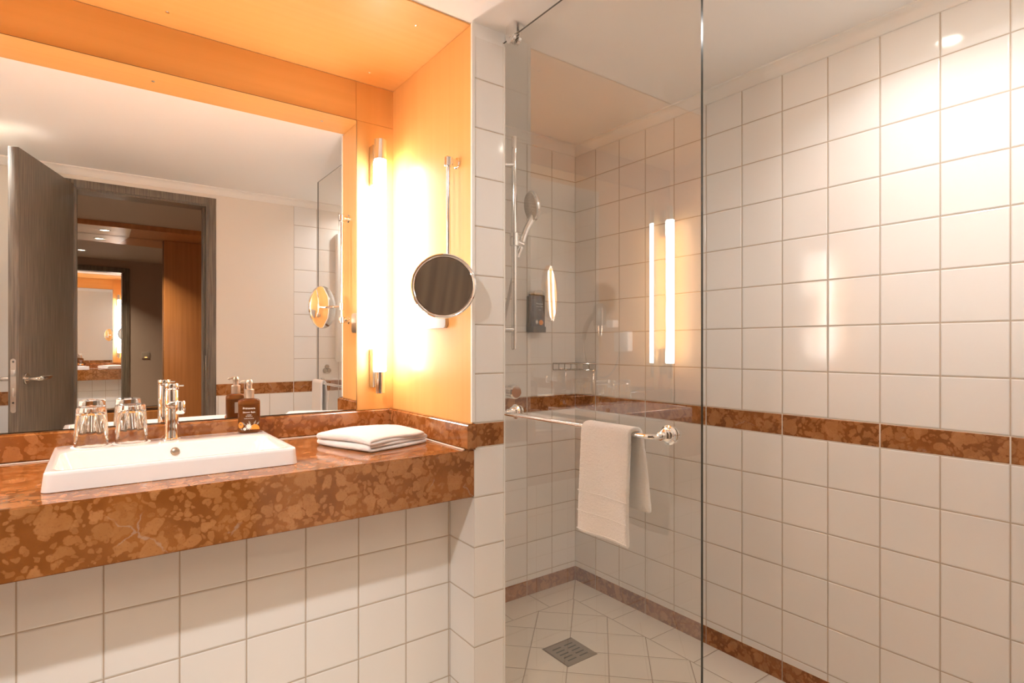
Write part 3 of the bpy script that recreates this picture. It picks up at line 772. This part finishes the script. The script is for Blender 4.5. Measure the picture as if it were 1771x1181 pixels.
# towel over the rail
def hanging_towel():
    yc0, yc1 = .846, 1.000
    r = .0125
    prof = []   # (x, z, s)
    zt = .9505
    for i in range(15): prof.append((XRL - r - .002 * (1 - i / 14), .700 + (zt - .700) * i / 14))
    for i in range(1, 8):
        t = PI * i / 8; prof.append((XRL - r * math.cos(t), zt + r * math.sin(t)))
    for i in range(13): prof.append((XRL + r + .005 * min(1, i / 4), zt - (zt - .782) * i / 12))
    nv = 20; bm = B(); g = []
    for j in range(nv + 1):
        v = j / nv; row = []
        for i, (x, z) in enumerate(prof):
            front = i < 15; hang = max(0, zt - z) / .25
            y = yc0 + (yc1 - yc0) * v
            if front: y += (.010 * hang * (v - .1)) + .006 * hang * math.sin(3 * hang) * (1 - v)
            else: y -= .030 * hang * (1 - v) ** .8 + .012 * min(1, (i - 15) / 4) - .000
            z2 = z
            if front: z2 -= .010 * hang * (1 - v) * 0
            else: z2 += .010 * hang * (v - .5)
            xx = x + (-.0035 if front else .0015) * hang * math.sin(v * 7 + hang * 2.2)
            # dobby bands pinch the pile
            row.append(bm.verts.new((xx, y, z2)))
        g.append(row)
    for p, q in zip(g, g[1:]):
        for i in range(len(prof) - 1): bm.faces.new((p[i], q[i], q[i + 1], p[i + 1]))
    o = link_mesh('bath_towel', bm, M['terry'])
    s = o.modifiers.new('solid', 'SOLIDIFY'); s.thickness = .011; s.offset = 0
    b = o.modifiers.new('sub', 'SUBSURF'); b.levels = 2; b.render_levels = 2
    tx_ = bpy.data.textures.new('fuzz2', 'CLOUDS'); tx_.noise_scale = .004
    d = o.modifiers.new('fuzz', 'DISPLACE'); d.texture = tx_; d.strength = .0013; d.mid_level = .5
    return o
ht = hanging_towel(); tag(ht, 'white towel draped over the chrome rail on the shower glass', 'towel')
# woven hem lines of the towel as slim cords lying on its surface
for z in (.8, .752, .708):
    bm = B(); pts = []
    for j in range(21):
        v = j / 20; hang = (.9505 - z) / .25
        y = .846 + .154 * v + .010 * hang * (v - .1) + .006 * hang * math.sin(3 * hang) * (1 - v)
        x = XRL - .0125 - .002 * hang - .0035 * hang * math.sin(v * 7 + hang * 2.2) - .0057
        pts.append((x, y, z))
    tube(bm, pts, .0014, 8); link_mesh('woven_band', bm, M['terry'], ht)

# ---------------------------------------------------------------- shower rail, head, mixer
sr = thing('shower_rail', 'vertical chrome shower rail fixed to the side of the tiled pier', 'shower rail', (XP1, 1.462, 1.46))
def Ls(x, y, z): return (x - XP1, y - 1.462, z - 1.46)
bx_, by_ = 1.080, 1.462
bm = B(); cyl(bm, Ls(bx_, by_, 1.135), Ls(bx_, by_, 1.822), .0088, 24, .002); link_mesh('rail_tube', bm, M['chrome'], sr)
for z in (1.720, 1.20):
    bm = B(); cyl(bm, Ls(XP1 + .001, by_, z), Ls(bx_, by_, z + (.012 if z > 1.5 else 0)), .007, 20); lathe(bm, [(0, 0), (.022, 0), (.022, .004), (.016, .008), (0, .009)], Ls(XP1 + .0004, by_, z), (1, 0, 0), 32)
    link_mesh('wall_mount', bm, M['chrome'], sr)
bm = B(); cyl(bm, Ls(bx_, by_, 1.468), Ls(bx_, by_, 1.512), .0145, 24, .002); cyl(bm, Ls(bx_, by_, 1.485), Ls(bx_ + .034, by_ - .004, 1.475), .011, 20, .002)
link_mesh('slider', bm, M['chrome'], sr)
sh = thing('hand_shower', 'round chrome hand shower hanging in the slider of the shower rail', 'shower head', (1.114, 1.460, 1.475))
def Lw(x, y, z): return (x - 1.114, y - 1.460, z - 1.475)
hc = Vector((1.139, 1.447, 1.602)); hn = Vector((-.955, .23, -.18)).normalized()
bm = B(); tube(bm, smooth_path([Lw(1.096, 1.468, 1.435), Lw(1.107, 1.463, 1.47), Lw(1.124, 1.456, 1.525), Lw(*(hc - hn * .010 + Vector((0, 0, -.028))))]), [.0085] * 4 + [.0105] * 15, n=18); link_mesh('shower_handle', bm, M['chrome'], sh)
bm = B(); lathe(bm, [(0, -.020), (.022, -.019), (.044, -.012), (.050, -.004), (.050, .002), (.047, .004), (0, .004)], Lw(*hc), tuple(hn), 48); link_mesh('head_housing', bm, M['chrome'], sh)
bm = B(); lathe(bm, [(0, .0055), (.045, .005), (.0455, .003), (0, .003)], Lw(*hc), tuple(hn), 40)
q = Vector((0, 0, 1)).rotation_difference(hn).to_matrix()
for k, rr_ in enumerate((.010, .019, .028, .037)):
    for i in range(6 + 6 * k):
        a = 2 * PI * i / (6 + 6 * k); p = q @ Vector((rr_ * math.cos(a), rr_ * math.sin(a), .0052)) + Vector(Lw(*hc))
        lathe(bm, [(0, .002), (.0014, .0016), (.0018, 0), (0, 0)], tuple(p), tuple(hn), 6)
link_mesh('spray_plate', bm, simple('spray_rubber', (.36, .29, .22), .5), sh)
bm = B(); tube(bm, smooth_path([Lw(1.096, 1.468, 1.435), Lw(1.085, 1.478, 1.36), Lw(1.064, 1.50, 1.22), Lw(1.062, 1.535, 1.08), Lw(1.068, 1.56, 1.03)]), .006, 12); link_mesh('hose', bm, M['steel'], sh)
mx = thing('shower_mixer', 'chrome shower mixer bar low on the pier side behind the glass', 'mixer tap', (XP1, 1.57, 1.0))
bm = B(); cyl(bm, (.055, -.095, 0), (.055, .095, 0), .020, 28, .003)
for y in (-.06, .06): cyl(bm, (.0005, y, 0), (.055, y, 0), .014, 20); lathe(bm, [(0, 0), (.028, 0), (.028, .005), (.02, .010), (0, .010)], (.0004, y, 0), (1, 0, 0), 32)
cyl(bm, (.055, -.01, .012), (.055, -.01, .034), .008, 18)
link_mesh('mixer_body', bm, M['chrome'], mx)
for y0, y1 in ((-.13, -.097), (.097, .13)):
    bm = B(); cyl(bm, (.055, y0, 0), (.055, y1, 0), .0225, 28, .004); link_mesh('mixer_knob', bm, M['chrome'], mx)

# soap dispenser
sd = thing('soap_dispenser', 'dark brown wall soap bottle in a holder on the back wall of the shower', 'soap dispenser', (1.6215, YB, 1.307))
bm = B(); box(bm, -.034, .034, -.052, -.0105, -.092, .075, .007, 3); link_mesh('dispenser_bottle', bm, M['amber_dark'], sd)
bm = B(); prism(bm, [(-.026, .075)] + [(.03 * math.cos(t), .078 + .018 * math.sin(t)) for t in [PI - PI * i / 12 for i in range(13)]] + [(.026, .075)], .012, .05, Matrix.Rotation(PI / 2, 4, 'X')); link_mesh('dispenser_cap', bm, M['steel'], sd)
bm = B(); box(bm, -.036, .036, -.010, -.0005, -.088, .070, .002); box(bm, -.037, .037, -.054, -.0005, -.097, -.070, .003); link_mesh('wall_holder', bm, simple('holder_grey', (.13, .11, .09), .35, .6), sd)
bm = B(); prism(bm, [(.008 + .012 * math.cos(2 * PI * i / 20), -.052 + .012 * math.sin(2 * PI * i / 20)) for i in range(20)], .0521, .0525, Matrix.Rotation(PI / 2, 4, 'X')); link_mesh('fruit_print', bm, M['print_orange'], sd, smooth=False)
bm = B(); prism(bm, [(-.016 + (.010 if i % 2 else .005) * math.cos(2 * PI * i / 16), -.050 + (.013 if i % 2 else .006) * math.sin(2 * PI * i / 16)) for i in range(16)], .0521, .0525, Matrix.Rotation(PI / 2, 4, 'X')); link_mesh('flower_print', bm, M['print_white'], sd, smooth=False)
for s_, z, sz in (('Primavera', .030, .0095), ('Shower Bath', .018, .0075), ('orange', .004, .006)):
    text_mesh(s_, sz, M['print_white'], sd, Matrix.Translation((0, -.0523, z)) @ Matrix.Rotation(PI / 2, 4, 'X'))

# corner basket
cbk = thing('corner_basket', 'chrome wire soap basket in the far corner of the shower', 'basket', (XR, YB, 1.035))
bm = B()
A_ = (-.148, -.006); Bc = (-.006, -.006); Cc = (-.006, -.143)
def arc(z, k=1.0):
    pts = []
    P0 = Vector((*A_, z)); P2 = Vector((*Cc, z)); P1 = Vector((-.105, -.102, z))
    for i in range(15):
        t = i / 14; pts.append((1 - t) ** 2 * P0 + 2 * t * (1 - t) * P1 + t * t * P2)
    return pts
for z in (0, .030):
    tube(bm, arc(z), .0034 if z else .0024, 10); tube(bm, [(*A_, z), (*Bc, z), (*Cc, z)], .0024, 10)
a0, a1 = arc(0), arc(.030)
link_mesh('basket_frame', bm, M['wire'], cbk)
bm = B()
for i in range(0, 15, 2): tube(bm, [a0[i], a1[i]], .0019, 8)
for i in range(1, 8):
    t = i / 8; p = Vector((*A_, 0)).lerp(Vector((*Bc, 0)), t)
    q_ = a0[min(14, int(t * 14))]; tube(bm, [p, q_], .0013, 8)
for i in range(1, 5):
    p = Vector((*Bc, 0)).lerp(Vector((*Cc, 0)), i / 5); tube(bm, [p, a0[min(14, 7 + int(i * 1.4))]], .0013, 8)
link_mesh('basket_wires', bm, M['wire'], cbk)

# floor drain
dr = thing('floor_drain', 'square steel floor drain grate with slots in the shower floor', 'drain', (1.4255, 1.580, 0))
bm = B(); h = .0735
box(bm, -h, h, -h, h, -.0005, .0012)
link_mesh('drain_frame', bm, simple('drain_dark_frame', (.20, .15, .11), .4, .7), dr, smooth=False)
bm = B(); box(bm, -h + .006, h - .001, -h + .001, h - .008, .0012, .0022); link_mesh('drain_plate', bm, simple('drain_steel', (.34, .29, .235), .42, .85), dr, smooth=False)
bm = B()
for col in (-1, 1):
    for k in range(5):
        y = -.046 + k * .0215
        prism(bm, rrect(.042, .0065, .0032, 4), .0022, .0025, Matrix.Translation((col * .029, y, 0)))
link_mesh('slot', bm, M['dark_hole'], dr, smooth=False)

# ---------------------------------------------------------------- rear wall fittings seen in the mirror
FW = .042
bm = B()
for x0, x1 in ((DX0 - FW, DX0 + .0), (DX1, DX1 + FW)):
    box(bm, x0, x1, YR - .0, YR + .0055, 0, DZ + FW, .002); box(bm, x0, x1, YH - .014, YH, 0, DZ + FW, .002)
box(bm, DX0, DX1, YR, YR + .0055, DZ, DZ + FW, .002); box(bm, DX0, DX1, YH - .014, YH, DZ, DZ + FW, .002)
box(bm, DX0 - .001, DX0 + .012, YH, YR - .0005, 0, DZ - .0005); box(bm, DX1 - .012, DX1 + .001, YH, YR - .0005, 0, DZ - .0005)
box(bm, DX0 + .012, DX1 - .012, YH, YR, DZ - .012, DZ + .001)
box(bm, DX1 - .024, DX1 - .012, YH + .02, YR - .045, 0, DZ - .012)
fr = struct(link_mesh('trim_7', bm, M['dark_wood']))
bm = B(); box(bm, DX1 - .0135, DX1 - .0115, YR - .030, YR - .010, .86, 1.09, .0005); link_mesh('strike_plate', bm, M['nickel'], fr)
ang = math.radians(90 + 17.0)
door = bpy.data.objects.new('door_1', None); C.objects.link(door); door.location = (DX0, YR + .016, 0); struct(door); door.rotation_euler = (0, 0, ang)
LWD = .600
bm = B(); box(bm, .004, LWD, 0, .038, .008, 2.022, .0015); leaf = link_mesh('door_leaf', bm, M['dark_wood'], door)
bm = B(); prism(bm, rrect(.020, .238, .0098, 8), 0, .0015, Matrix.Translation((LWD, .019, .973)) @ Matrix(((0, 0, 1, 0), (1, 0, 0, 0), (0, 1, 0, 0), (0, 0, 0, 1))))
lp = link_mesh('lock_plate', bm, M['nickel'], door)
bm = B(); box(bm, LWD + .001, LWD + .007, .012, .026, 1.015, 1.042, .001); box(bm, LWD + .001, LWD + .003, .0155, .0225, .925, .962, .0008); link_mesh('latch', bm, M['steel'], lp)
bm = B()
for z in (1.078, .868+.03): cyl(bm, (LWD + .0012, .019, z), (LWD + .0022, .019, z), .004, 14)
link_mesh('lock_screw', bm, M['dark_hole'], lp)
for side, y0 in ((-1, -.0), (1, .038)):
    bm = B(); hx = LWD - .062
    lathe(bm, [(0, 0), (.026, 0), (.026, .006), (.024, .008), (0, .008)], (hx, y0, 1.0), (0, side, 0), 36)
    tube(bm, smooth_path([(hx, y0 + side * .005, 1.0), (hx, y0 + side * .040, 1.0), (hx - .010, y0 + side * .052, 1.0), (hx - .045, y0 + side * .055, 1.0), (hx - .085, y0 + side * .053, 1.001), (hx - .128, y0 + side * .048, 1.004)]), [.0095] * 12 + [.0105] * 10 + [.009] * 5 + [.006] * 4, 18)
    link_mesh('door_handle', bm, M['nickel'], door)

# unidentified pale panel and small fitting, plain shapes seen through the glass in the mirror
bm = B(); box(bm, 1.315, 1.72, YR + .0005, YR + .05, 1.04, 1.92, .012, 3)
pr = link_mesh('pale_wall_panel', bm, M['trim']); tag(pr, 'flat pale panel on the rear tiled wall, seen in the mirror behind the shower glass', 'wall panel')
bm = B()
for dx, dz in ((0, .022), (-.013, -.004), (.013, -.004)): lathe(bm, [(0, 0), (.015, 0), (.0155, .004), (.012, .012), (0, .014)], (1.262 + dx, YR + .0005 , .985 + dz), (0, 1, 0), 24)
tag(link_mesh('wall_fitting', bm, simple('fitting_brown', (.30, .22, .15), .4, .5)), 'small brown three lobed wall fitting below the pale panel, seen in the mirror', 'wall fitting')

# ---------------------------------------------------------------- downlights
def downlight(name, x, y, z, power, label, lens, size=.03, group=None, col=WARM, aim=None, spread=115):
    t = thing(name, label, 'ceiling light', (x, y, z), 0, group)
    bm = B(); lathe(bm, [(.030, .0), (.031, -.003), (.036, -.0045), (.042, -.003), (.043, 0), (.030, 0)], n=40); link_mesh('trim_ring', bm, M['steel'], t)
    bm = B(); lathe(bm, [(0, -.0008), (.0295, -.0008), (.0295, .0), (0, .0)], n=32); link_mesh('lens', bm, lens, t)
    ld = bpy.data.lights.new(name, 'AREA'); ld.shape = 'DISK'; ld.size = .055; ld.energy = power; ld.color = col; ld.spread = math.radians(spread)
    lo = bpy.data.objects.new('lamp', ld); C.objects.link(lo); lo.parent = t; lo.location = (0, 0, -.006 if not aim else -.03)
    if aim: lo.rotation_euler = Vector((aim[0] - x, aim[1] - y, aim[2] - z)).to_track_quat('-Z', 'Y').to_euler()
    return t
downlight('ceiling_downlight', 1.60, .625, ZC, SPOT_W * .045, 'ceiling downlight over the shower entrance, mirrored as a bright spot on the upper right tiles', M['lens'], group='bathroom downlights', spread=125)
downlight('ceiling_downlight', -.42, .61, ZC, SPOT_W * .36, 'ceiling downlight above the open door, glowing on the mirrored ceiling', M['lens'], group='bathroom downlights', aim=(.75, 1.35, .2), spread=118)
downlight('ceiling_downlight', 1.48, .33, ZC, SPOT_W * .105, 'added fill downlight out of view, near the rear wall on the shower side', M['lens'], group='bathroom downlights', spread=150)  # extra lamp added out of view to brighten the walls

# ---------------------------------------------------------------- hallway behind the doorway
HZ = 2.140; HY = -2.06
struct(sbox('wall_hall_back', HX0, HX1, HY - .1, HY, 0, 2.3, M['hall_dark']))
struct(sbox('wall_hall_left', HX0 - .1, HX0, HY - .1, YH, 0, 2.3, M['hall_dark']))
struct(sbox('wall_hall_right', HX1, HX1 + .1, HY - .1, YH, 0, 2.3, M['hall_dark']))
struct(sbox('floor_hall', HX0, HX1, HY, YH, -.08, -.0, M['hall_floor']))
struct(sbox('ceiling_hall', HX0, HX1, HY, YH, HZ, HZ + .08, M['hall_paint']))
bm = B(); box(bm, HX0, HX1, -1.56, -1.545, 2.100, HZ - .0005)
tag(link_mesh('wood_fascia', bm, M['hall_wood'], smooth=False), 'narrow brown wood fascia strip below the hallway ceiling, seen through the mirrored doorway', 'wood panel')
bm = B(); box(bm, HX0, .215, HY + .001, -1.5605, 2.100, 2.112)
tag(link_mesh('soffit_board', bm, M['hall_soffit'], smooth=False), 'pale soffit board with a small spotlight over the hallway mirror', 'soffit')
bm = B(); box(bm, .2155, HX1 - .001, HY + .001, -1.5605, 2.100, 2.112)
tag(link_mesh('soffit_board', bm, M['hall_wood'], smooth=False), 'brown wood soffit board right of the pale one, above the wardrobe front', 'soffit')
hm = thing('hall_mirror', 'tall hallway mirror showing the vanity again through the bathroom door', 'mirror', (.10, -1.98, 0), math.atan2(-.074, 1))
bm = B(); quad(bm, (.370, 0, .618), (-1.15, 0, .618), (-1.15, 0, 2.098), (.370, 0, 2.098)); link_mesh('mirror_glass', bm, M['mirror'], hm, smooth=False)
bm = B(); box(bm, -1.15, .370, -.012, -.0008, .618, 2.0985); link_mesh('mirror_back', bm, M['mirror_edge'], hm, smooth=False)
bm = B(); box(bm, -1.15, .370, -.012, .012, .602, .6175, .003); link_mesh('lower_rail', bm, M['nickel'], hm)
bm = B(); box(bm, HX0 + .002, .468, HY + .002, -1.93, .002, .575)
tag(link_mesh('console', bm, M['hall_wood'], smooth=False), 'low dark wood console front below the hallway mirror', 'cabinet')
wf = thing('wardrobe_front', 'orange brown wood wardrobe front beside the hallway mirror', 'wardrobe', (.95, -1.97, 0))
bm = B(); box(bm, -.476, .54, -.088, 0, .002, 2.098, .001); link_mesh('door_panel', bm, M['hall_wood'], wf)
bm = B()
tube(bm, [(-.135, .001, 1.62), (-.135, .035, 1.62), (.02, .035, 1.62), (.02, .001, 1.62)], .006, 12); link_mesh('handle', bm, M['nickel'], wf)
# switch on the dark wall beside the bathroom door, hallway side
sw = thing('light_switch', 'small square light switch with orange pilot light on the dark hallway wall', 'light switch', (.745, YH, 1.04))
bm = B(); box(bm, -.040, .040, -.010, -.0005, -.040, .040, .004); link_mesh('switch_plate', bm, simple('switch_grey', (.34, .29, .24), .4), sw)
bm = B(); box(bm, -.012, .012, -.0115, -.0101, -.028, -.018, .0005); link_mesh('pilot_light', bm, M['led'], sw)
downlight('hall_spotlight', .040, -1.74, 2.100, HALL_W, 'small spotlight in the pale soffit over the hallway mirror', M['hall_lens'], col=(1, .82, .6))
downlight('hall_downlight', .06, -.60, HZ, HALL_W, 'hallway ceiling downlight just outside the bathroom door', M['hall_lens'], col=(1, .82, .6))
